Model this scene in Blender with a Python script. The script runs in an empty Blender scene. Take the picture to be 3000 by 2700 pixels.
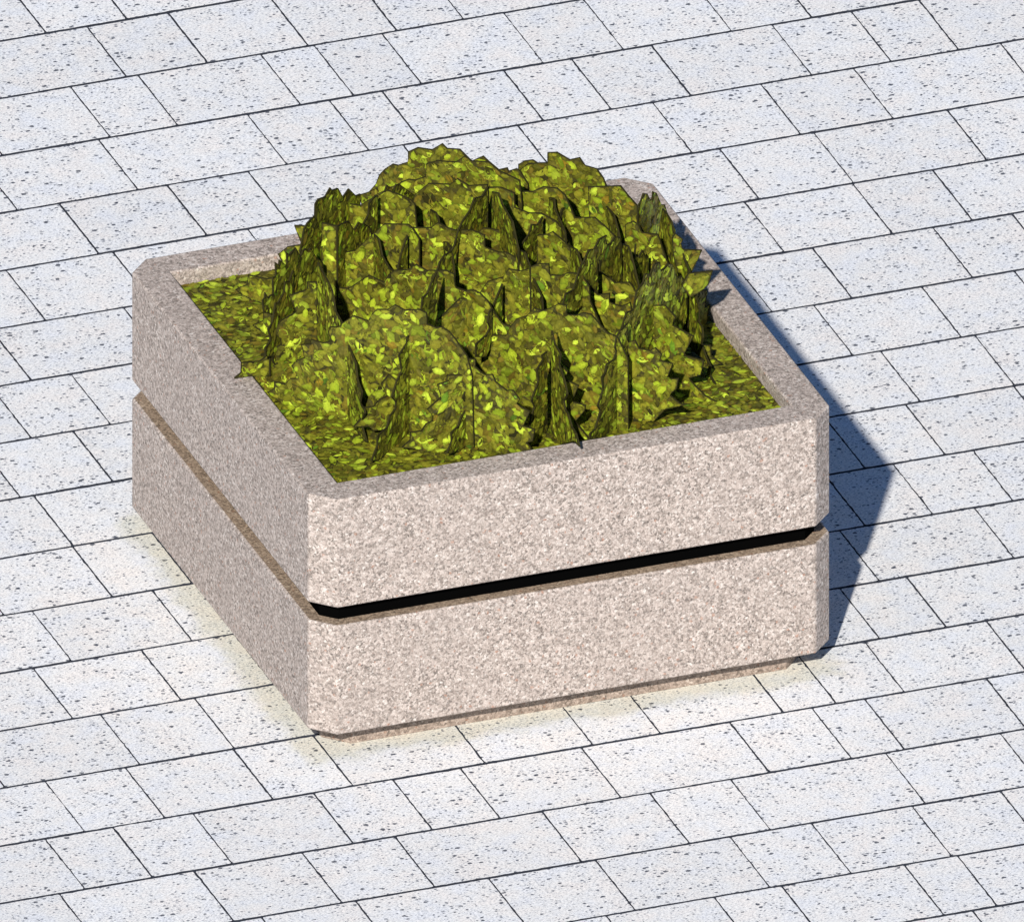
import bpy, bmesh, math, random
import numpy as np
from mathutils import Vector
random.seed(7); rng = np.random.default_rng(7)
S = 0.001                                   # shape tables below are in millimetres
scene = bpy.context.scene
COL = scene.collection

# ------------------------------------------------------------------ helpers
def link(o, parent=None):
    COL.objects.link(o)
    if parent is not None: o.parent = parent
    return o
def tag(o, label=None, cat=None, group=None, kind=None):
    if label: o['label'] = label
    if cat: o['category'] = cat
    if group: o['group'] = group
    if kind: o['kind'] = kind
    return o
def empty(name, loc):
    o = bpy.data.objects.new(name, None); o.location = loc; o.empty_display_size = .1
    return link(o)

class N:
    """small node-tree builder"""
    def __init__(s, name):
        s.m = bpy.data.materials.new(name); s.m.use_nodes = True
        s.t = s.m.node_tree; s.t.nodes.clear()
        s.out = s.t.nodes.new('ShaderNodeOutputMaterial')
        s.b = s.t.nodes.new('ShaderNodeBsdfPrincipled')
        s.t.links.new(s.b.outputs[0], s.out.inputs[0])
    def set(s, sock, v):
        if hasattr(v, 'links') or isinstance(v, bpy.types.NodeSocket): s.t.links.new(v, sock)
        else: sock.default_value = v
    def node(s, ty, ins=None, **kw):
        n = s.t.nodes.new(ty)
        for k, v in kw.items(): setattr(n, k, v)
        for k, v in (ins or {}).items(): s.set(n.inputs[k], v)
        return n
    def math(s, op, a, b=0.0, c=0.0, clamp=False):
        n = s.node('ShaderNodeMath', operation=op, use_clamp=clamp)
        s.set(n.inputs[0], a); s.set(n.inputs[1], b); s.set(n.inputs[2], c)
        return n.outputs[0]
    def mix(s, f, a, b, mode='MIX'):
        n = s.node('ShaderNodeMix', data_type='RGBA', blend_type=mode)
        s.set(n.inputs[0], f)
        s.set(n.inputs[6], a if not isinstance(a, tuple) else (*a, 1) if len(a) == 3 else a)
        s.set(n.inputs[7], b if not isinstance(b, tuple) else (*b, 1) if len(b) == 3 else b)
        return n.outputs[2]
    def ramp(s, f, stops, interp='LINEAR'):
        n = s.node('ShaderNodeValToRGB'); n.color_ramp.interpolation = interp
        e = n.color_ramp.elements
        while len(e) < len(stops): e.new(.5)
        for i, (p, c) in enumerate(stops):
            e[i].position = p; e[i].color = (*c, 1) if len(c) == 3 else c
        s.set(n.inputs[0], f); return n.outputs[0]
    def rng(s, v, a, b, c, d):
        n = s.node('ShaderNodeMapRange'); n.clamp = True
        for i, q in enumerate((v, a, b, c, d)): s.set(n.inputs[i], q)
        return n.outputs[0]
    def coord(s, scale=(1, 1, 1)):
        tc = s.node('ShaderNodeTexCoord')
        mp = s.node('ShaderNodeMapping'); s.t.links.new(tc.outputs['Object'], mp.inputs[0])
        mp.inputs['Scale'].default_value = scale
        return mp.outputs[0]
    def noise(s, v, sc, det=3, rough=.55):
        n = s.node('ShaderNodeTexNoise'); s.set(n.inputs['Vector'], v)
        n.inputs['Scale'].default_value = sc; n.inputs['Detail'].default_value = det
        n.inputs['Roughness'].default_value = rough
        return n
    def voro(s, v, sc, feature='F1', rnd=1.0):
        n = s.node('ShaderNodeTexVoronoi', feature=feature); s.set(n.inputs['Vector'], v)
        n.inputs['Scale'].default_value = sc; n.inputs['Randomness'].default_value = rnd
        return n
    def sep(s, v):
        n = s.node('ShaderNodeSeparateColor'); s.set(n.inputs[0], v); return n.outputs
    def bump(s, h, strength, dist):
        n = s.node('ShaderNodeBump'); n.inputs['Strength'].default_value = strength
        n.inputs['Distance'].default_value = dist; s.set(n.inputs['Height'], h)
        s.t.links.new(n.outputs[0], s.b.inputs['Normal'])

# ------------------------------------------------------------------ materials
def granite(name, tint=(1, 1, 1), dark=1.0):
    n = N(name)
    v = n.coord()
    warp = n.noise(v, 160, 2)
    wv = n.node('ShaderNodeVectorMath', {0: warp.outputs['Color'], 1: (.0022, .0022, .0022)}, operation='MULTIPLY').outputs[0]
    vv = n.node('ShaderNodeVectorMath', {0: v, 1: wv}, operation='ADD').outputs[0]
    g1 = n.voro(vv, 145)
    r1 = n.sep(g1.outputs['Color'])
    c1 = n.ramp(r1[0], [(0, (.13, .115, .105)), (.06, (.23, .195, .175)), (.18, (.34, .29, .265)), (.36, (.50, .43, .395)),
                        (.58, (.66, .57, .53)), (.80, (.78, .70, .66)), (.95, (.95, .90, .87)), (.985, (.48, .25, .17))], 'CONSTANT')
    g2 = n.voro(vv, 290)
    r2 = n.sep(g2.outputs['Color'])
    c2 = n.ramp(r2[1], [(0, (.22, .19, .175)), (.16, (.42, .365, .34)), (.45, (.64, .56, .52)), (.8, (.92, .86, .82))], 'CONSTANT')
    c = n.mix(.38, c1, c2)
    big = n.noise(v, 7, 4)
    c = n.mix(n.rng(big.outputs[0], .35, .7, 0, .30), c, (.47, .41, .385))
    med = n.noise(v, 38, 3)
    c = n.mix(1.0, c, n.ramp(med.outputs[0], [(.3, (.86, .85, .84)), (.7, (1.1, 1.1, 1.1))]), 'MULTIPLY')
    c = n.mix(1.0, c, tuple(t * dark for t in tint), 'MULTIPLY')
    n.set(n.b.inputs['Base Color'], c)
    n.b.inputs['Roughness'].default_value = .82
    n.b.inputs['Specular IOR Level'].default_value = .25
    h = n.math('ADD', n.math('MULTIPLY', g1.outputs['Distance'], -60.0), n.math('MULTIPLY', n.noise(v, 300, 2).outputs[0], .8))
    n.bump(h, .05, .0015)
    return n.m
M_GRAN = granite('pink_grey_granite', (1, .97, .93), .82)
M_PLINTH = granite('dark_granite_plinth', (1, .90, .80), .62)  # darker, browner granite for the plinth
M_LEDGE = granite('shade_tinted_granite_ledge', (.84, .72, .56), .66)  # ambient shade under the ring painted into the ledge as a brown tint

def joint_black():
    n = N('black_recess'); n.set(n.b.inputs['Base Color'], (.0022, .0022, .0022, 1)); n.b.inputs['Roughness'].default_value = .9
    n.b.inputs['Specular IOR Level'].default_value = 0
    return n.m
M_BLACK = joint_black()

def paver_mat():
    n = N('pitted_white_stone')
    v = n.coord()
    attr = n.node('ShaderNodeAttribute'); attr.attribute_name = 'stone'
    a = n.sep(attr.outputs['Color'])
    fine = n.noise(n.coord((.6, 1.3, 1)), 190, 3, .75)
    c = n.ramp(fine.outputs[0], [(.30, (.33, .34, .37)), (.40, (.60, .61, .625)), (.48, (.80, .80, .805)), (.58, (.98, .975, .965))])
    mot = n.noise(v, 9, 5, .6)
    c = n.mix(1.0, c, n.ramp(mot.outputs[0], [(.35, (.955, .98, 1.03)), (.5, (1, 1, 1)), (.65, (1.03, .995, .97))]), 'MULTIPLY')
    blot = n.noise(v, 2.6, 4, .6)
    c = n.mix(n.rng(blot.outputs[0], .62, .78, 0, .22), c, (.52, .56, .64))
    per = n.math('ADD', n.math('MULTIPLY', a[0], .06), .96)
    cc = n.node('ShaderNodeCombineColor'); n.set(cc.inputs[0], per); n.set(cc.inputs[1], per); n.set(cc.inputs[2], per)
    c = n.mix(1.0, c, cc.outputs[0], 'MULTIPLY')
    # pits, a little longer along the courses
    pv = n.coord((.78, 1.1, 1))
    w = n.noise(v, 120, 2)
    off = n.node('ShaderNodeVectorMath', {0: w.outputs['Color'], 1: (.010, .010, .0)}, operation='MULTIPLY').outputs[0]
    pv = n.node('ShaderNodeVectorMath', {0: pv, 1: off}, operation='ADD').outputs[0]
    clump = n.rng(n.noise(v, 6, 2).outputs[0], .35, .65, .4, 1.15)
    def pits(sc, r0, gate):
        p = n.voro(pv, sc); r = n.sep(p.outputs['Color'])
        g = n.math('LESS_THAN', r[0], n.math('MULTIPLY', clump, gate))
        rad = n.math('MULTIPLY', n.math('ADD', n.math('MULTIPLY', r[1], .75), .35), r0)
        d = n.rng(n.math('DIVIDE', p.outputs['Distance'], rad), .85, 1.1, 1, 0)
        return n.math('MULTIPLY', d, g)
    p1 = pits(44, .27, .50); p2 = pits(84, .33, .62); p3 = pits(165, .40, .55)
    c = n.mix(n.math('MULTIPLY', p3, .65), c, (.26, .28, .34))
    c = n.mix(n.math('MULTIPLY', p2, .85), c, (.10, .115, .16))
    c = n.mix(n.math('MULTIPLY', p1, .88), c, (.03, .04, .07))
    # yellowish ambient shade painted into the paving round the planter's foot, noise-edged
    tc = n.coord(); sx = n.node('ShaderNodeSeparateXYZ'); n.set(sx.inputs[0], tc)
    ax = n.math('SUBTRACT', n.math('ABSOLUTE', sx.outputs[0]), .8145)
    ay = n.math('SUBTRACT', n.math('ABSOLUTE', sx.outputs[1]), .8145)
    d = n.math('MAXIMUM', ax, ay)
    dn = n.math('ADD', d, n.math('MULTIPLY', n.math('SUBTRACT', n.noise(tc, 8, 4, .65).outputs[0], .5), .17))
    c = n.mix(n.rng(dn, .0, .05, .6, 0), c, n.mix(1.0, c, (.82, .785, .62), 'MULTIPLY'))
    n.set(n.b.inputs['Base Color'], c)
    n.b.inputs['Roughness'].default_value = .85
    n.b.inputs['Specular IOR Level'].default_value = .2
    h = n.math('SUBTRACT', n.math('MULTIPLY', fine.outputs[0], .5), n.math('ADD', p1, n.math('MULTIPLY', p2, .6)))
    n.bump(h, .30, .0022)
    return n.m
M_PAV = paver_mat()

def simple(name, c, rough=.9):
    n = N(name); v = n.coord()
    f = n.noise(v, 60, 4)
    n.set(n.b.inputs['Base Color'], n.mix(f.outputs[0], tuple(x * .6 for x in c), tuple(x * 1.4 for x in c)))
    n.b.inputs['Roughness'].default_value = rough; n.b.inputs['Specular IOR Level'].default_value = .1
    return n.m
M_JOINT = simple('dark_joint_sand', (.040, .045, .060))
M_FAR = simple('pale_stone_ground', (.52, .54, .58))
M_OUTLINE = simple('dark_outline_mat', (.030, .027, .008))

def litter_mat():
    n = N('dense_inner_leaves'); v = n.coord()
    w = n.noise(v, 70, 2)
    wv = n.node('ShaderNodeVectorMath', {0: w.outputs['Color'], 1: (.012, .012, .012)}, operation='MULTIPLY').outputs[0]
    vv = n.node('ShaderNodeVectorMath', {0: v, 1: wv}, operation='ADD').outputs[0]
    g = n.voro(vv, 62); r = n.sep(g.outputs['Color'])
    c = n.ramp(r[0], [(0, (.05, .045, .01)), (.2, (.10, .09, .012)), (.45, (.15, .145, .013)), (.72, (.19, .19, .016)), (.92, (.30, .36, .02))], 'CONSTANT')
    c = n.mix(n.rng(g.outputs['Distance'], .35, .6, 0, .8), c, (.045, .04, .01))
    n.set(n.b.inputs['Base Color'], c); n.b.inputs['Roughness'].default_value = .7
    n.b.inputs['Specular IOR Level'].default_value = .2
    return n.m
M_LIT = litter_mat()

def leaf_mat():
    n = N('leaf')
    at = n.node('ShaderNodeAttribute'); at.attribute_name = 'leafcol'
    v = n.coord(); ns = n.noise(v, 140, 3)
    c = n.mix(1.0, at.outputs['Color'], n.ramp(ns.outputs[0], [(.3, (.78, .78, .7)), (.7, (1.18, 1.18, 1.1))]), 'MULTIPLY')
    n.set(n.b.inputs['Base Color'], c)
    n.b.inputs['Roughness'].default_value = .55
    n.b.inputs['Specular IOR Level'].default_value = .25
    return n.m
M_LEAF = leaf_mat()

# ------------------------------------------------------------------ planter
SIDE, CH = 814.5, 67.0
def octagon(half, ch):
    h, c = half, ch
    return [(-h + c, -h), (h - c, -h), (h, -h + c), (h, h - c), (h - c, h), (-h + c, h), (-h, h - c), (-h, -h + c)]
def solid(name, half, ch, z0, z1, mat, parent, bevel=8, topmat=None):
    bm = bmesh.new(); o8 = octagon(half, ch)
    lo = [bm.verts.new((x * S, y * S, z0 * S)) for x, y in o8]; hi = [bm.verts.new((x * S, y * S, z1 * S)) for x, y in o8]
    bm.faces.new(hi); bm.faces.new(lo[::-1])
    for i in range(8): bm.faces.new((lo[i], lo[(i + 1) % 8], hi[(i + 1) % 8], hi[i]))
    return finish(name, bm, mat, parent, bevel, topmat, z1)
def finish(name, bm, mat, parent, bevel, topmat=None, z1=0):
    bmesh.ops.recalc_face_normals(bm, faces=bm.faces)
    me = bpy.data.meshes.new(name)
    if topmat:
        for f in bm.faces:
            if f.normal.z > .9 and abs(f.calc_center_median().z - z1 * S) < 1e-4: f.material_index = 1
    bm.to_mesh(me); bm.free(); me.materials.append(mat)
    if topmat: me.materials.append(topmat)
    o = link(bpy.data.objects.new(name, me), parent)
    if bevel:
        b = o.modifiers.new('bevel', 'BEVEL'); b.width = bevel * S; b.segments = 3; b.limit_method = 'ANGLE'
        b.angle_limit = math.radians(30); b.material = 0; b.harden_normals = True
        for p in me.polygons: p.use_smooth = True
    return o

planter = empty('stone_planter', (0, 0, 0))
tag(planter, 'square pink-grey granite planter with cut corners and a dark recessed band round its middle', 'planter')
solid('plinth', SIDE - 67, 68, 0, 74, M_PLINTH, planter, 2)
solid('lower_block', SIDE, CH, 72, 432, M_GRAN, planter, 7, M_LEDGE)
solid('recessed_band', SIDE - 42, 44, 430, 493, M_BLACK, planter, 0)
RIM = 107.5; ZT, ZS = 849, 803
def ring():
    bm = bmesh.new(); o8 = octagon(SIDE, CH); q = SIDE - RIM
    sq = [(-q, -q), (q, -q), (q, q), (-q, q)]
    V = lambda L, z: [bm.verts.new((x * S, y * S, z * S)) for x, y in L]
    ot, ob, it, ib = V(o8, ZT), V(o8, 491), V(sq, ZT), V(sq, 740)
    for a, b, flip in ((ot, it, False),):
        for k in range(4):                       # side k: octagon verts 2k,2k+1 ; square k,k+1
            bm.faces.new((a[2 * k], a[2 * k + 1], b[(k + 1) % 4], b[k]))
            bm.faces.new((a[2 * k + 1], a[(2 * k + 2) % 8], b[(k + 1) % 4]))
    for i in range(8): bm.faces.new((ob[i], ob[(i + 1) % 8], ot[(i + 1) % 8], ot[i]))
    for i in range(4): bm.faces.new((ib[i], it[i], it[(i + 1) % 4], ib[(i + 1) % 4]))
    bm.faces.new(ib); bm.faces.new(ob[::-1])
    bmesh.ops.dissolve_limit(bm, angle_limit=.01, verts=[], edges=[e for e in bm.edges if all(abs(v.co.z - ZT * S) < 1e-6 for v in e.verts) and len(e.link_faces) == 2 and e.calc_face_angle(0) < .01]) if False else None
    return finish('upper_ring', bm, M_GRAN, planter, 7)
ring()

# ------------------------------------------------------------------ leaves
PAL = np.array([(.150, .150, .012), (.185, .175, .015), (.120, .118, .012), (.210, .215, .016), (.135, .105, .012),
                (.100, .090, .012), (.300, .370, .020), (.420, .520, .040), (.230, .300, .016), (.110, .200, .014), (.200, .140, .012), (.055, .050, .010)])
PW = np.array([.18, .17, .14, .15, .10, .07, .085, .065, .065, .012, .012, .085]); PW = PW / PW.sum()
def inside(px, py, poly):
    r = np.zeros(px.shape, bool); n = len(poly)
    for i in range(n):
        x1, y1 = poly[i]; x2, y2 = poly[(i + 1) % n]
        if y1 == y2: continue
        c = ((y1 > py) != (y2 > py)) & (px < (x2 - x1) * (py - y1) / (y2 - y1) + x1)
        r ^= c
    return r
LP = np.array([(-.5, 0), (-.2, .43), (.17, .5), (.5, 0), (.17, -.5), (-.2, -.43), (-.2, 0), (.17, 0)])   # outline + midrib
LF = [(0, 6, 1), (0, 5, 6), (1, 6, 7, 2), (6, 5, 4, 7), (2, 7, 3), (7, 4, 3)]
def leaves(poly, count, side, lmin=20, lmax=64, lift=(.3, 3.2), slab=3.5, tilt=.045):
    """leaf blades lying on one side of a hedge fan; returns (verts[n,8,3] in (s, depth, h), colours)"""
    P = np.array(poly, float); lo, hi = P.min(0), P.max(0)
    A = abs(sum(P[i][0] * P[(i + 1) % len(P)][1] - P[(i + 1) % len(P)][0] * P[i][1] for i in range(len(P)))) / 2
    if A < 1: return None
    m = int(count * A * 1e-6 * ((hi - lo).prod() / A)) + 12
    cx = rng.uniform(lo[0], hi[0], m); cy = rng.uniform(lo[1], hi[1], m)
    k = inside(cx, cy, poly); cx, cy = cx[k], cy[k]; m = len(cx)
    L = lmin + (lmax - lmin) * rng.beta(1.5, 2.4, m); W = L * rng.uniform(.36, .58, m)
    a = rng.uniform(0, 2 * math.pi, m)
    done = np.zeros(m, bool); out = np.zeros((m, 8, 2))
    for t in range(6):
        for q in range(4):
            if done.all(): break
            aa = a if q == 0 else rng.uniform(0, 2 * math.pi, m)
            u = LP[None, :, 0] * L[:, None]; w = LP[None, :, 1] * W[:, None]
            x = cx[:, None] + u * np.cos(aa)[:, None] - w * np.sin(aa)[:, None]
            y = cy[:, None] + u * np.sin(aa)[:, None] + w * np.cos(aa)[:, None]
            ok = inside(x[:, :6], y[:, :6], poly).all(1) & ~done
            out[ok, :, 0] = x[ok]; out[ok, :, 1] = y[ok]; done |= ok
        L = L * .72; W = W * .78
    out = out[done]; m = len(out)
    if not m: return None
    W = np.hypot(*(out[:, 2] - out[:, 4]).T)
    ci = rng.choice(len(PAL), m, p=PW)
    col = PAL[ci] * rng.uniform(.42, 1.40, (m, 1))          # depth shade painted in: darker colours on deeper leaves, brighter ones on top
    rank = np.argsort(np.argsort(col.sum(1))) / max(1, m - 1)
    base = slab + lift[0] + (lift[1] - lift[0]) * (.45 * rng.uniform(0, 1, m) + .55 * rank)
    tx = rng.normal(0, tilt, m); ty = rng.normal(0, tilt, m)
    c = out.mean(1)
    dep = base[:, None] + (out[:, :, 0] - c[:, :1]) * tx[:, None] + (out[:, :, 1] - c[:, 1:]) * ty[:, None]
    fold = rng.uniform(-.16, .10, m) * W
    dep[:, 6] += fold; dep[:, 7] += fold
    dep = np.maximum(dep, slab + .3)
    v = np.stack([out[:, :, 0], side * dep, out[:, :, 1]], -1)
    return v, col
def leaf_mesh(name, slab_v, slab_f, sets, parent, origin, xf, ninner=0):
    """one mesh: the backing slab plus its leaves.  xf maps (s,depth,h) mm to world metres"""
    V = [xf(np.array(slab_v, float))]; nb = len(slab_v)
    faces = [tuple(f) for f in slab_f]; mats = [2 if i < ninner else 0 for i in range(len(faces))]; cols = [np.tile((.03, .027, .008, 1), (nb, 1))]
    off = nb
    for st in sets:
        if st is None: continue
        v, c = st; m = len(v)
        V.append(xf(v.reshape(-1, 3)))
        for i in range(m):
            o = off + 8 * i
            for f in LF: faces.append(tuple(o + j for j in f))
        mats += [1] * (m * len(LF)); off += 8 * m
        cc = np.ones((m, 8, 4)); cc[:, :, :3] = c[:, None, :] * np.array([.62, .88, .88, .66, .74, .74, 1.12, 1.12])[None, :, None]  # fold shading painted in: one leaf half lighter; margins darker, midrib paler
        cols.append(cc.reshape(-1, 4))
    V = np.concatenate(V) - np.array(origin)
    me = bpy.data.meshes.new(name); me.from_pydata(V.tolist(), [], faces)
    me.materials.append(M_OUTLINE); me.materials.append(M_LEAF); me.materials.append(M_LIT)
    me.polygons.foreach_set('material_index', mats)
    ca = me.color_attributes.new('leafcol', 'FLOAT_COLOR', 'POINT')
    ca.data.foreach_set('color', np.concatenate(cols).astype(np.float32).ravel())
    me.update()
    return link(bpy.data.objects.new(name, me), parent)

# carpet of fallen and creeping leaves filling the planter
q = SIDE - RIM
carpet = [(-q, -q), (q, -q), (q, q), (-q, q)]
cv = [(x, z, y) for z in (-40, 0) for x, y in carpet]
cf = [(3, 2, 1, 0), (4, 5, 6, 7), (0, 1, 5, 4), (1, 2, 6, 5), (2, 3, 7, 6), (3, 0, 4, 7)]
def xf_c(a): return np.stack([a[:, 0], a[:, 2], ZS - 3 + a[:, 1]], -1) * S
cs = leaves(carpet, 5600, 1, 20, 58, (.4, 6), 0, .07)
g = leaf_mesh('ground_cover', cv, cf, [cs], None, (0, 0, 0), xf_c, 6)
tag(g, 'flat carpet of small olive green leaves covering the soil inside the granite planter', 'ground cover', kind='stuff')

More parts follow.
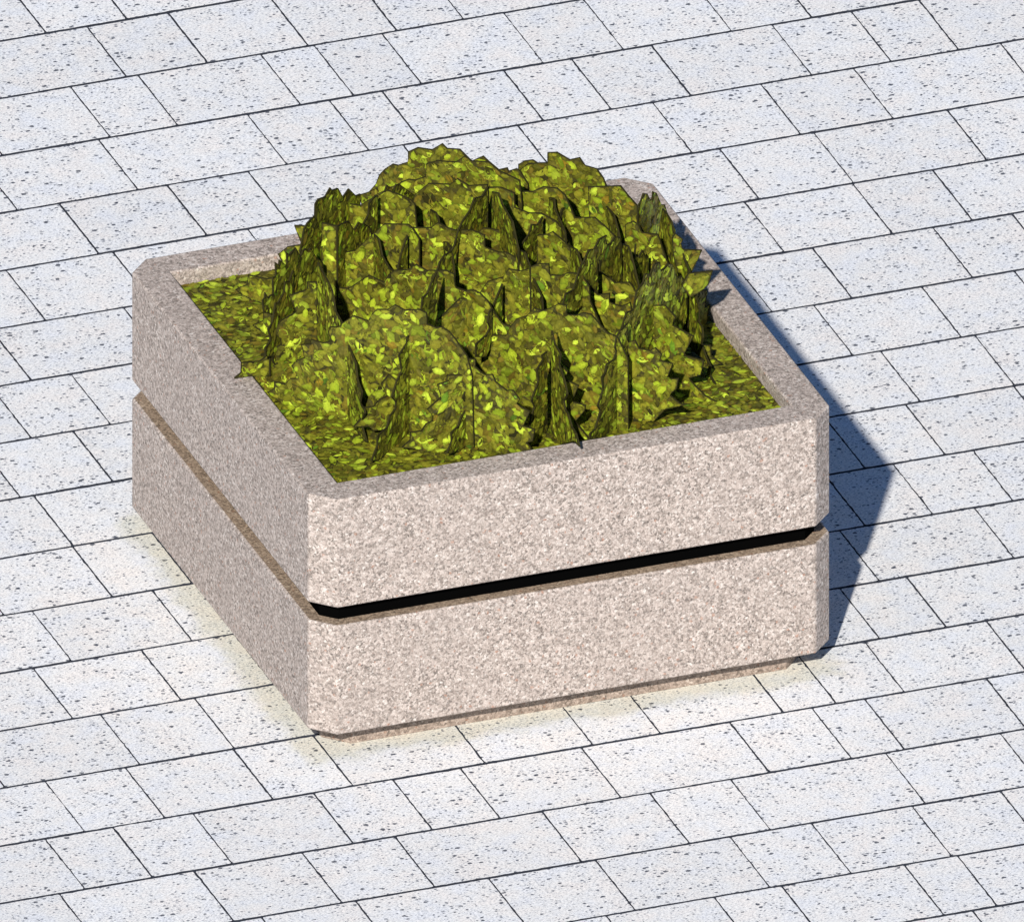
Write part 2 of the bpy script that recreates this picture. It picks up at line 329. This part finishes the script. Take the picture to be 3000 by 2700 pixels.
FANS = [
 (1,'A',-509,-259,-47.19,[(-207,-6),(-264,25),(-242,44),(-242,65),(-207,66),(-190,87),(-170,93),(-170,110),(-185,132),(-168,154),(-142,168),(-153,209),(-121,218),(-121,233),(-82,231),(-52,247),(-64,266),(-57,290),(-30,295),(-16,314),(19,345),(66,338),(81,368),(95,384),(131,392),(154,413),(187,403),(234,416),(258,411),(260,375),(290,370),(308,377),(334,366),(354,346),(392,299),(409,239),(415,-12),(0,-12),(-135,-6)]),
 (2,'A',-240,-535,-47.19,[(0,286),(29,290),(28,265),(56,246),(85,253),(96,231),(132,211),(152,217),(174,193),(163,173),(208,160),(186,107),(224,105),(217,64),(196,56),(213,37),(178,19),(132,-2),(0,-4)]),
 (2,'B',-240,-535,-2.19,[(0,241),(-14,235),(-61,240),(-61,221),(-91,214),(-79,172),(-122,138),(-105,113),(-105,98),(-126,90),(-140,70),(-175,70),(-175,45),(-200,25),(-152,11),(-141,-2),(-50,-4),(0,-4)]),
 (2,'C',-240,-535,42.81,[(0,191),(-29,170),(-3,135),(-3,123),(-40,109),(-57,89),(-103,88),(-100,59),(-130,33),(-106,21),(-67,16),(-57,1),(0,0)]),
 (1,'C',-363,-398,42.81,[(2,321),(-30,325),(-32,305),(-79,290),(-81,290),(-62,229),(-95,210),(-128,173),(-101,145),(-103,122),(-139,116),(-160,87),(-220,87),(-220,56),(-258,24),(-220,7),(-179,4),(-163,-12),(-160,-14),(-13,-4),(0,-3)]),
 (1,'B',-363,-398,-2.19,[(-178,44),(-144,80),(-144,102),(-116,101),(-103,118),(-74,130),(-93,172),(-69,200),(0,129),(0,-3),(-79,21),(-116,21),(-131,38)]),
 (1,'D',-509,-259,-92.19,[(1,247),(75,220),(91,172),(135,155),(115,108),(155,109),(163,99),(139,67),(123,48),(179,13),(163,7),(59,1),(27,-6),(1,-4)]),
 (1,'C',-509,-259,42.81,[(29,63),(27,0),(2,-5),(-25,-28),(-14,-31),(18,-28),(29,-26)]),
 (3,'D',24,-540,-92.19,[(1,332),(29,304),(85,297),(71,254),(121,229),(149,197),(116,158),(128,135),(156,134),(191,110),(230,107),(261,81),(213,73),(85,-1),(1,1)]),
 (3,'C',10,-535,42.81,[(-2,264),(-33,266),(-28,249),(-65,236),(-55,193),(-101,151),(-82,120),(-104,94),(-131,26),(-98,-12),(-55,-10),(-86,-2),(-19,2),(-2,2)]),
 (3,'A',65,-422,-47.19,[(-194,208),(-148,216),(-134,248),(-114,279),(-81,297),(-59,325),(-56,328),(-29,327),(-9,337),(24,361),(51,363),(51,332),(82,338),(105,352),(132,353),(160,326),(187,304),(217,300),(253,235),(255,-12),(-174,-12),(-241,73)]),
 (3,'A',24,-540,-47.19,[(0,287),(27,230),(52,208),(42,182),(88,172),(66,114),(111,112),(108,94),(76,50),(125,3),(93,-7),(0,-3)]),
 (4,'C',261,-535,42.81,[(-3,312),(-46,310),(-71,299),(-82,271),(-71,252),(-90,233),(-136,239),(-144,219),(-137,217),(-166,211),(-156,167),(-194,129),(-175,105),(-209,59),(-242,60),(-242,41),(-127,-3),(-70,0),(1,-1)]),
 (4,'A',261,-535,-47.19,[(0,248),(26,262),(39,238),(75,239),(92,253),(113,236),(106,214),(150,214),(130,159),(168,169),(162,134),(138,108),(173,88),(196,91),(125,57),(89,11),(59,0),(0,-1)]),
 (5,'C',398,-378,42.81,[(44,391),(47,361),(74,358),(96,362),(123,347),(161,285),(183,281),(218,239),(218,136),(106,-12),(1,70),(-46,119),(-166,203),(-228,271),(-209,279),(-171,325),(-127,313),(-106,365),(-62,375),(-51,397),(-18,381),(9,401)]),
 (5,'A',398,-378,-47.19,[(1,269),(41,279),(76,248),(63,220),(134,199),(102,129),(170,127),(158,78),(117,56),(173,12),(217,0),(178,-14),(84,-17),(1,-10)]),
 (5,'D',583,-163,-92.19,[(-1,197),(39,200),(87,207),(123,183),(119,133),(151,133),(159,103),(143,73),(191,52),(231,44),(219,10),(271,8),(191,-23),(215,36),(175,36),(67,13),(-1,12)]),
 (5,'C',658,-76,42.81,[(-68,160),(-52,167),(-9,160),(8,119),(40,107),(42,102),(23,55),(58,50),(31,-2),(9,-6),(-13,5),(-24,107)]),
 (5,'A',598,-307,-47.19,[(-16,63),(8,69),(9,33),(45,16),(9,1),(-10,34)]),
 (6,'B',-522,-1,-2.19,[(10,326),(-20,330),(-20,306),(-75,295),(-53,237),(-98,218),(-116,199),(-127,186),(-101,156),(-100,137),(-129,125),(-150,104),(-166,93),(-223,97),(-224,64),(-244,50),(-188,48),(-153,-3),(-137,-26),(-188,-12),(43,-12),(10,134)]),
 (6,'D',-512,-7,-92.19,[(6,396),(54,386),(106,381),(142,369),(174,318),(238,310),(210,169),(194,-12),(6,-12)]),
 (6,'C',-572,77,42.81,[(219,261),(172,302),(140,345),(129,342),(107,359),(91,358),(77,345),(44,391),(6,385),(-13,401),(-7,352),(-59,398),(-62,381),(-84,401),(-81,354),(-103,361),(-100,303),(-116,308),(-133,307),(-152,333),(-154,317),(-168,315),(-160,275),(-105,239),(-121,158),(-121,45),(220,-12)]),
 (6,'C',-555,82,42.81,[(-3,332),(-27,308),(-55,318),(-60,287),(-101,270),(-117,277),(-136,222),(-164,213),(-144,167),(-183,160),(-180,131),(-139,112),(-130,89),(-53,-12),(-2,-12)]),
 (6,'A',-497,510,-47.19,[(-43,86),(-44,55),(-84,28),(-36,8),(0,4),(64,4),(47,101),(20,87)]),
 (6,'A',-549,310,-47.19,[(-15,76),(-15,49),(-50,26),(0,3),(14,5),(14,74),(6,79)]),
 (6,'A',-461,278,-47.19,[(-72,255),(-42,286),(0,303),(19,271),(22,214),(22,-12),(-51,-12),(-45,209)]),
 (7,'C',-331,369,42.81,[(185,316),(158,322),(112,367),(73,357),(41,402),(3,413),(-8,426),(-41,412),(-85,425),(-104,417),(-106,380),(-153,379),(-177,368),(-202,307),(-194,286),(-154,66),(-44,-12),(176,-12)]),
 (7,'C',-307,291,42.81,[(-72,364),(1,347),(37,298),(67,312),(94,292),(118,286),(154,236),(154,103),(66,-12),(-66,-12)]),
 (7,'A',-373,285,-47.19,[(-18,352),(31,353),(31,227),(34,85),(34,-12),(-18,-12)]),
 (7,'A',-350,433,-47.19,[(-75,253),(-40,260),(-7,256),(21,179),(-54,203)]),
 (7,'A',-172,368,-47.19,[(-109,257),(-131,279),(-117,315),(-73,319),(-48,341),(-17,363),(18,391),(61,385),(95,377),(108,366),(118,254),(118,-12),(-90,-12)]),
 (7,'C',-202,328,42.81,[(-1,394),(-25,400),(-55,394),(-58,359),(-91,344),(-50,311),(-33,275),(-55,208),(-55,-12),(0,-12)]),
 (8,'A',-245,199,-47.19,[(-184,198),(-138,203),(-123,246),(-78,265),(19,376),(97,393),(108,387),(135,353),(135,-12),(-112,-12),(-129,131),(-164,140),(-186,194)]),
 (8,'D',-265,183,-92.19,[(1,349),(45,356),(77,316),(141,309),(189,319),(191,202),(175,-12),(0,-12)]),
 (8,'A',-110,115,-47.19,[(-129,203),(-124,301),(-105,303),(-91,337),(-66,361),(-2,375),(20,398),(53,388),(78,386),(99,392),(134,399),(159,395),(174,392),(175,353),(220,347),(245,353),(275,343),(297,326),(302,302),(303,241),(303,-12),(-129,-12)]),
 (8,'C',-193,99,42.81,[(-1,374),(-41,331),(-61,292),(-74,257),(-73,169),(-73,-12),(0,-12)]),
 (8,'D',-85,78,-92.19,[(-2,342),(26,355),(71,351),(99,290),(91,171),(58,-12),(0,-12)]),
 (9,'A',-246,-66,-47.19,[(-220,123),(-244,176),(-223,187),(-237,214),(-230,237),(-200,241),(-134,300),(-83,289),(-69,318),(-48,337),(-7,348),(21,373),(57,361),(120,377),(147,370),(150,328),(183,325),(210,333),(232,328),(257,309),(271,287),(304,245),(332,243),(337,-12),(-213,-12)]),
 (9,'C',-239,-275,42.81,[(1,447),(-35,425),(-62,401),(-92,401),(-100,366),(-78,311),(-64,244),(-64,-12),(0,-12)]),
 (9,'B',-111,-207,-2.19,[(0,299),(-30,305),(-98,245),(-116,244),(-122,178),(-122,65),(-80,-12),(0,-12)]),
 (9,'C',-69,-280,42.81,[(0,294),(-16,290),(-27,262),(-11,237),(-35,224),(-103,225),(-103,183),(-41,154),(0,190)]),
 (10,'A',126,-214,-47.19,[(-220,224),(-192,272),(-142,298),(-123,329),(-82,332),(-48,351),(-51,353),(-26,370),(9,377),(12,341),(48,348),(77,365),(102,367),(122,360),(142,334),(146,285),(177,220),(191,107),(191,-12),(-168,-12),(-213,124)]),
 (10,'D',97,-157,-92.19,[(-2,338),(22,323),(114,297),(122,261),(152,171),(152,-12),(0,-12)]),
 (10,'C',12,-149,42.81,[(0,297),(-22,281),(-63,249),(-55,193),(-46,72),(-46,-12),(0,-12)]),
 (11,'C',287,-227,42.81,[(44,426),(47,393),(72,387),(99,395),(126,382),(140,355),(142,225),(104,243),(1,328),(1,364),(-13,370),(-13,259),(-105,355),(-111,262),(-209,280),(-236,329),(-220,355),(-171,346),(-149,370),(-132,395),(-100,408),(-72,432),(-34,417),(-2,435)]),
 (11,'D',403,-97,-92.19,[(2,336),(66,360),(90,352),(114,331),(162,285),(194,243),(194,108),(162,-12),(3,-12)]),
 (11,'A',300,-290,-47.19,[(-75,289),(-42,269),(-4,283),(-4,252),(33,249),(64,268),(72,229),(80,175),(90,89),(79,-12),(-79,-12),(-73,220)]),
 (11,'A',345,-196,-47.19,[(-54,312),(2,265),(50,278),(65,262),(80,232),(90,204),(79,-12),(-56,-12)]),
 (11,'D',237,-220,-92.19,[(-2,308),(44,306),(68,267),(56,256),(74,195),(58,-12),(-3,-12)]),
 (12,'A',393,367,-47.19,[(-146,316),(-115,345),(-85,355),(-51,364),(-51,397),(-21,406),(21,391),(54,406),(71,384),(110,382),(132,357),(143,332),(168,164),(168,-12),(-135,-12)]),
 (12,'A',494,122,-47.19,[(-119,371),(-59,386),(-13,399),(14,371),(42,347),(45,283),(62,265),(90,134),(79,-12),(-90,-12),(-112,199)]),
 (12,'D',457,274,-92.19,[(-2,330),(46,331),(86,320),(182,329),(222,299),(238,279),(252,114),(188,-12),(-55,-12),(-58,213),(-54,265),(-110,273),(-58,295),(-6,296)]),
 (12,'A',497,-16,-47.19,[(-53,328),(-28,345),(-11,338),(0,315),(54,321),(80,248),(123,153),(123,-12),(-45,-12),(-56,167)]),
 (12,'C',534,48,42.81,[(-56,387),(-40,393),(-18,414),(4,402),(20,378),(39,365),(43,391),(64,377),(94,325),(118,313),(132,280),(130,25),(81,-12),(-29,-12),(-18,288),(-53,327)]),
 (12,'D',580,22,-92.19,[(-10,354),(26,358),(74,354),(102,329),(158,321),(198,290),(246,272),(246,239),(230,224),(227,90),(210,-12),(-49,-12),(-49,235)]),
 (12,'B',563,-156,-2.19,[(-14,371),(10,348),(4,335),(10,314),(69,302),(35,231),(7,184),(-19,300),(-22,356)]),
 (12,'B',535,-261,-2.19,[(17,290),(91,287),(78,245),(58,226),(22,210),(-4,256)]),
 (12,'C',488,-82,42.81,[(8,267),(-11,276),(-28,303),(-55,291),(-77,309),(-71,343),(-99,260),(-143,-12),(7,-12)]),
 (13,'A',136,254,-47.19,[(-183,314),(-144,346),(-122,376),(-66,380),(-22,392),(23,402),(66,394),(68,346),(114,339),(153,348),(203,333),(234,301),(250,261),(272,255),(283,180),(283,-12),(-166,-12)]),
 (13,'C',79,160,42.81,[(1,453),(-35,439),(-84,456),(-111,429),(-160,416),(-187,398),(-214,360),(-231,351),(-280,357),(-309,348),(-323,330),(-320,309),(-214,259),(-189,360),(-162,383),(-37,187),(-59,-12),(0,-12)]),
 (13,'D',90,145,-92.19,[(1,444),(61,470),(97,449),(193,440),(233,393),(249,379),(249,242),(233,-12),(0,-12)]),
 (13,'A',89,64,-47.19,[(-80,329),(-58,351),(-10,355),(23,375),(28,338),(34,222),(34,-12),(-79,-12)]),
 (13,'C',222,85,42.81,[(4,365),(-28,354),(-68,373),(-85,348),(-139,334),(-98,293),(-93,167),(-104,-12),(2,-12)]),
 (13,'D',93,-75,-92.19,[(-3,358),(53,377),(85,363),(105,356),(110,224),(94,-12),(0,-12)]),
 (13,'A',223,-8,-47.19,[(-50,340),(-18,350),(-1,363),(40,338),(96,281),(112,196),(112,-12),(-56,-12)]),
 (13,'D',257,-66,-92.19,[(1,337),(61,356),(109,332),(155,269),(139,-12),(0,-12)]),
 (14,'A',207,297,-47.19,[(-141,318),(-80,352),(-61,374),(-41,387),(11,396),(14,353),(68,365),(102,389),(149,395),(175,379),(208,312),(272,328),(303,309),(337,284),(348,161),(337,-12),(-112,-12)]),
 (14,'D',291,243,-92.19,[(-5,363),(35,358),(87,381),(95,349),(191,321),(204,248),(172,-12),(0,-12)]),
 (14,'C',338,180,42.81,[(1,331),(-37,344),(-48,335),(-37,286),(-18,144),(-51,-12),(0,-12)]),
 (14,'A',235,517,-47.19,[(-113,310),(-77,318),(-39,344),(-21,331),(12,311),(40,324),(45,314),(70,328),(81,325),(109,287),(112,162),(112,-12),(-79,-12)]),
 (14,'A',347,476,-47.19,[(-56,312),(-37,328),(-10,338),(8,331),(38,339),(45,259),(34,-12),(-56,-12)]),
 (14,'C',151,433,42.81,[(-2,366),(36,334),(77,288),(52,277),(-57,333),(-73,388),(-73,402),(-41,353),(-8,325)]),
 (15,'A',70,532,-47.19,[(-266,184),(-236,200),(-211,234),(-200,267),(-183,289),(-157,312),(-139,312),(-105,331),(-105,365),(-75,386),(-28,390),(6,418),(22,406),(64,413),(64,413),(103,383),(123,300),(123,-12),(-213,-12)]),
 (15,'A',46,437,-47.19,[(-228,242),(-144,303),(-117,322),(-94,325),(-58,346),(-57,387),(-22,406),(39,416),(69,443),(92,432),(147,442),(180,422),(250,405),(258,326),(224,-12),(-202,-12)]),
 (15,'A',46,322,-47.19,[(-161,210),(-141,321),(-95,370),(-23,384),(0,408),(38,394),(99,412),(101,233),(101,-12),(-157,-12)]),
 (15,'D',-42,308,-92.19,[(-1,328),(51,344),(75,334),(123,202),(107,-12),(0,-12)]),
 (15,'C',-45,482,42.81,[(32,275),(-63,355),(-87,368),(-106,356),(-147,393),(-161,379),(-176,116),(-22,-12)]),
]
SHRUB = {
 1: 'bright shrub at the left front corner, a tall dark blade before its face',
 2: 'low shrub with a jagged bright front face, right behind the middle of the front rim',
 3: 'shrub with a leafy tip hanging over the front rim, right of the low middle one',
 4: 'narrow dark-bladed shrub at the front rim, closest to the front right corner',
 5: 'tall shrub with a broad shaded grey-green side, above the right front corner',
 6: 'shrub with upright spiky grey-green blades and one leaf tip over the left rim',
 7: 'dark three-spiked shrub at the back left, rising in front of the paving',
 8: 'bright rounded shrub left of centre, beside the dark three-spiked one',
 9: 'broad bright second-row shrub directly behind the left front corner one',
 10: 'broad bright second-row shrub directly behind the one overhanging the front rim',
 11: 'dark ragged-topped shrub right of the centre, left of the broad shaded grey-green one',
 12: 'tall shrub along the right rim, whose pointed leaf tips throw shadows on the granite',
 13: 'shrub in the centre of the bed, dark blades either side of its bright crest',
 14: 'low shrub in the dip between the two rear humps',
 15: 'tallest rear shrub, forming the highest hump at the back left of the bed',
}
anchor = {}
for sh, k, X, Y, w, p in FANS: anchor.setdefault(sh, []).append((X, Y))
roots = {}
for sh, a in anchor.items():
    X = sum(t[0] for t in a) / len(a); Y = sum(t[1] for t in a) / len(a)
    r = empty('shrub', (X * S, Y * S, ZS * S)); roots[sh] = r
    tag(r, SHRUB[sh], 'shrub', 'shrubs growing in the granite planter')
for i, (sh, k, X, Y, w, p) in enumerate(FANS):
    T = 1.2; TW = 2.6
    area = sum(p[a][0] * p[(a + 1) % len(p)][1] - p[(a + 1) % len(p)][0] * p[a][1] for a in range(len(p)))
    if area < 0: p = p[::-1]
    n = len(p)
    from mathutils.geometry import tessellate_polygon
    tri = tessellate_polygon([[Vector((x, y, 0)) for x, y in p]])
    sv = [(x, -T, y) for x, y in p] + [(x, T, y) for x, y in p]
    sf = []
    for t in tri:
        sf.append(tuple(t)); sf.append(tuple(n + j for j in t[::-1]))
    for a in range(n):
        b = (a + 1) % n; sf.append((a, n + a, n + b, b))
    for a in range(n):                       # added dark strip that draws an outline round the fan
        b = (a + 1) % n
        ex, ey = p[b][0] - p[a][0], p[b][1] - p[a][1]; L = math.hypot(ex, ey)
        if L < 1: continue
        ex, ey = ex / L, ey / L; nx, ny = -ey, ex
        q0 = len(sv)
        for d in (-TW, TW):
            for (u, x, y) in ((-.8, *p[a]), (.8, *p[b])):
                for o_ in (-.6, 1.2): sv.append((x + ex * u + nx * o_, d, y + ey * u + ny * o_))
        sf += [(q0, q0 + 1, q0 + 3, q0 + 2), (q0 + 4, q0 + 6, q0 + 7, q0 + 5), (q0, q0 + 2, q0 + 6, q0 + 4), (q0 + 1, q0 + 5, q0 + 7, q0 + 3), (q0, q0 + 4, q0 + 5, q0 + 1), (q0 + 2, q0 + 3, q0 + 7, q0 + 6)]
    ca_, sa_ = math.cos(math.radians(w)), math.sin(math.radians(w))
    def xf(a, X=X, Y=Y, c=ca_, s_=sa_):
        return np.stack([X + a[:, 0] * c - a[:, 1] * s_, Y + a[:, 0] * s_ + a[:, 1] * c, ZS + a[:, 2]], -1) * S
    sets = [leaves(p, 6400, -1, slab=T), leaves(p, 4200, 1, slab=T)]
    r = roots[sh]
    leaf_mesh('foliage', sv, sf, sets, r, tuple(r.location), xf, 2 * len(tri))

# ------------------------------------------------------------------ pavement
PER, RH, Y0 = 2938, 341.35, -2024
ROWS = [[-1726, -1305, -1011, -595, -261, 159, 413, 727, 1003], [-1389, -1051, -762, -303, 34, 286, 770, 1128],
        [-1517, -1267, -891, -643, -432, -55, 409, 665, 830, 1210], [-1353, -1015, -766, -353, -17, 194, 577, 743, 955, 1335]]
ROWS[0].append(1212 - 0)
ROWS[0] = sorted(set(x for x in ROWS[0] if -1726 <= x < 1212))
def pavement():
    verts, faces, cols, mats = [], [], [], []
    for k in range(-18, 26):
        ya, yb = Y0 + RH * k, Y0 + RH * (k + 1)
        base = ROWS[k % 4]
        xs = sorted(x + PER * m for x in base for m in (-3, -2, -1, 0, 1, 2, 3))
        xs = [x for x in xs if -6500 < x < 6500]
        near = -6 < k < 20
        for x0, x1 in zip(xs, xs[1:]):
            g0 = random.uniform(1.4, 2.5); gx = random.uniform(4.6, 5.8)
            X0, X1, YA, YB = x0 + g0, x1 - g0, ya + gx, yb - gx
            r = 4.0; z = random.uniform(-.7, .7); tx, ty = random.uniform(-.0016, .0016), random.uniform(-.0016, .0016)
            st = 16 if near and -3200 < x0 < 3600 else 200
            pts = []
            def seg(xa, ya_, xb, yb_, nx, ny):
                L = math.hypot(xb - xa, yb_ - ya_); m = max(1, int(L / st))
                for j in range(m + 1):
                    t = j / m; jit = 0 if st > 100 else random.gauss(0, .55) + (random.uniform(0, 2.2) if random.random() < .10 else 0)
                    pts.append((xa + (xb - xa) * t + nx * jit, ya_ + (yb_ - ya_) * t + ny * jit, nx, ny))
            seg(X0 + r, YA, X1 - r, YA, 0, 1); seg(X1, YA + r, X1, YB - r, -1, 0)
            seg(X1 - r, YB, X0 + r, YB, 0, -1); seg(X0, YB - r, X0, YA + r, 1, 0)
            n = len(pts); b = len(verts); cx, cy = (X0 + X1) / 2, (YA + YB) / 2
            Z = lambda x, y, dz: z + (x - cx) * tx + (y - cy) * ty + dz
            for ins, dz in ((0, -14), (0, -1.2), (.5, -.35), (1.6, 0)):
                for (x, y, nx, ny) in pts:
                    px, py = x + nx * ins, y + ny * ins
                    verts.append((px * S, py * S, (dz if dz < -10 else Z(px, py, dz)) * S))
            for lv in range(3):
                for j in range(n):
                    j2 = (j + 1) % n
                    mats.append(1 if lv < 2 else 0); faces.append((b + lv * n + j, b + lv * n + j2, b + (lv + 1) * n + j2, b + (lv + 1) * n + j))
            faces.append(tuple(b + 3 * n + j for j in range(n))); mats.append(0)
            c = (random.random(), random.random(), random.random(), 1); cols += [c] * (4 * n)
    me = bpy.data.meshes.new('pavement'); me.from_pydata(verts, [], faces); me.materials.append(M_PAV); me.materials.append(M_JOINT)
    me.polygons.foreach_set('material_index', mats)
    at = me.color_attributes.new('stone', 'FLOAT_COLOR', 'POINT')
    at.data.foreach_set('color', np.array(cols, np.float32).ravel()); me.update()
    o = link(bpy.data.objects.new('pavement', me))
    tag(o, 'pale pitted stone paving laid in straight courses of mixed lengths with thin dark joints', kind='structure')
pavement()
def sheet(name, hw, z, mat, label):
    bm = bmesh.new(); vs = [bm.verts.new((x * hw, y * hw, z)) for x, y in ((-1, -1), (1, -1), (1, 1), (-1, 1))]
    bm.faces.new(vs); me = bpy.data.meshes.new(name); bm.to_mesh(me); bm.free(); me.materials.append(mat)
    tag(link(bpy.data.objects.new(name, me)), label, kind='structure')
sheet('joint_bed', 6.4, -.0035, M_JOINT, 'dark sand bed seen in the joints between the pale paving stones')
sheet('ground', 150, -.016, M_FAR, 'pale level ground beyond the paving')

# ------------------------------------------------------------------ light
SUN_EL, SHADOW_AZ = 34.7, 60.6
d = Vector((math.cos(math.radians(SHADOW_AZ)) * math.cos(math.radians(SUN_EL)), math.sin(math.radians(SHADOW_AZ)) * math.cos(math.radians(SUN_EL)), -math.sin(math.radians(SUN_EL))))
sun = bpy.data.lights.new('sun', 'SUN'); sun.energy = 4.9; sun.angle = math.radians(1.2); sun.color = (1, .955, .88)
so = link(bpy.data.objects.new('sun', sun)); so.rotation_euler = d.to_track_quat('-Z', 'Y').to_euler(); so.location = (-3, -5, 5)
w = bpy.data.worlds.new('World'); scene.world = w; w.use_nodes = True
nt = w.node_tree; bg = nt.nodes['Background']
sky = nt.nodes.new('ShaderNodeTexSky'); sky.sky_type = 'NISHITA'; sky.sun_disc = False
sky.sun_elevation = math.radians(SUN_EL); sky.sun_rotation = math.radians((90 - (SHADOW_AZ + 180)) % 360)
nt.links.new(sky.outputs[0], bg.inputs[0]); sky.ozone_density = 7.0; sky.dust_density = 0.2; bg.inputs[1].default_value = .063

# ------------------------------------------------------------------ camera (parallel projection, like the photograph)
AL, SE = math.atan(516 / 1403.), math.sqrt(.1703 * 1.258)
el = math.asin(SE)
right = Vector((math.cos(AL), -math.sin(AL), 0)); fwd = Vector((math.sin(AL), math.cos(AL), 0))
look = right * .0918 + fwd * (.394 / SE)
view = fwd * math.cos(el) + Vector((0, 0, -math.sin(el)))
cam = bpy.data.cameras.new('camera'); cam.type = 'ORTHO'; cam.ortho_scale = 3.0; cam.clip_start = .1; cam.clip_end = 400
co = link(bpy.data.objects.new('camera', cam)); co.location = look - view * 8
co.rotation_euler = (math.pi / 2 - el, 0, -AL); scene.camera = co
scene.view_settings.view_transform = 'Standard'; scene.view_settings.look = 'None'
scene.view_settings.exposure = .05; scene.view_settings.gamma = 1; scene.view_settings.use_curve_mapping = False
scene.render.engine = 'CYCLES'
scene.cycles.max_bounces = 5; scene.cycles.diffuse_bounces = 3; scene.cycles.glossy_bounces = 2
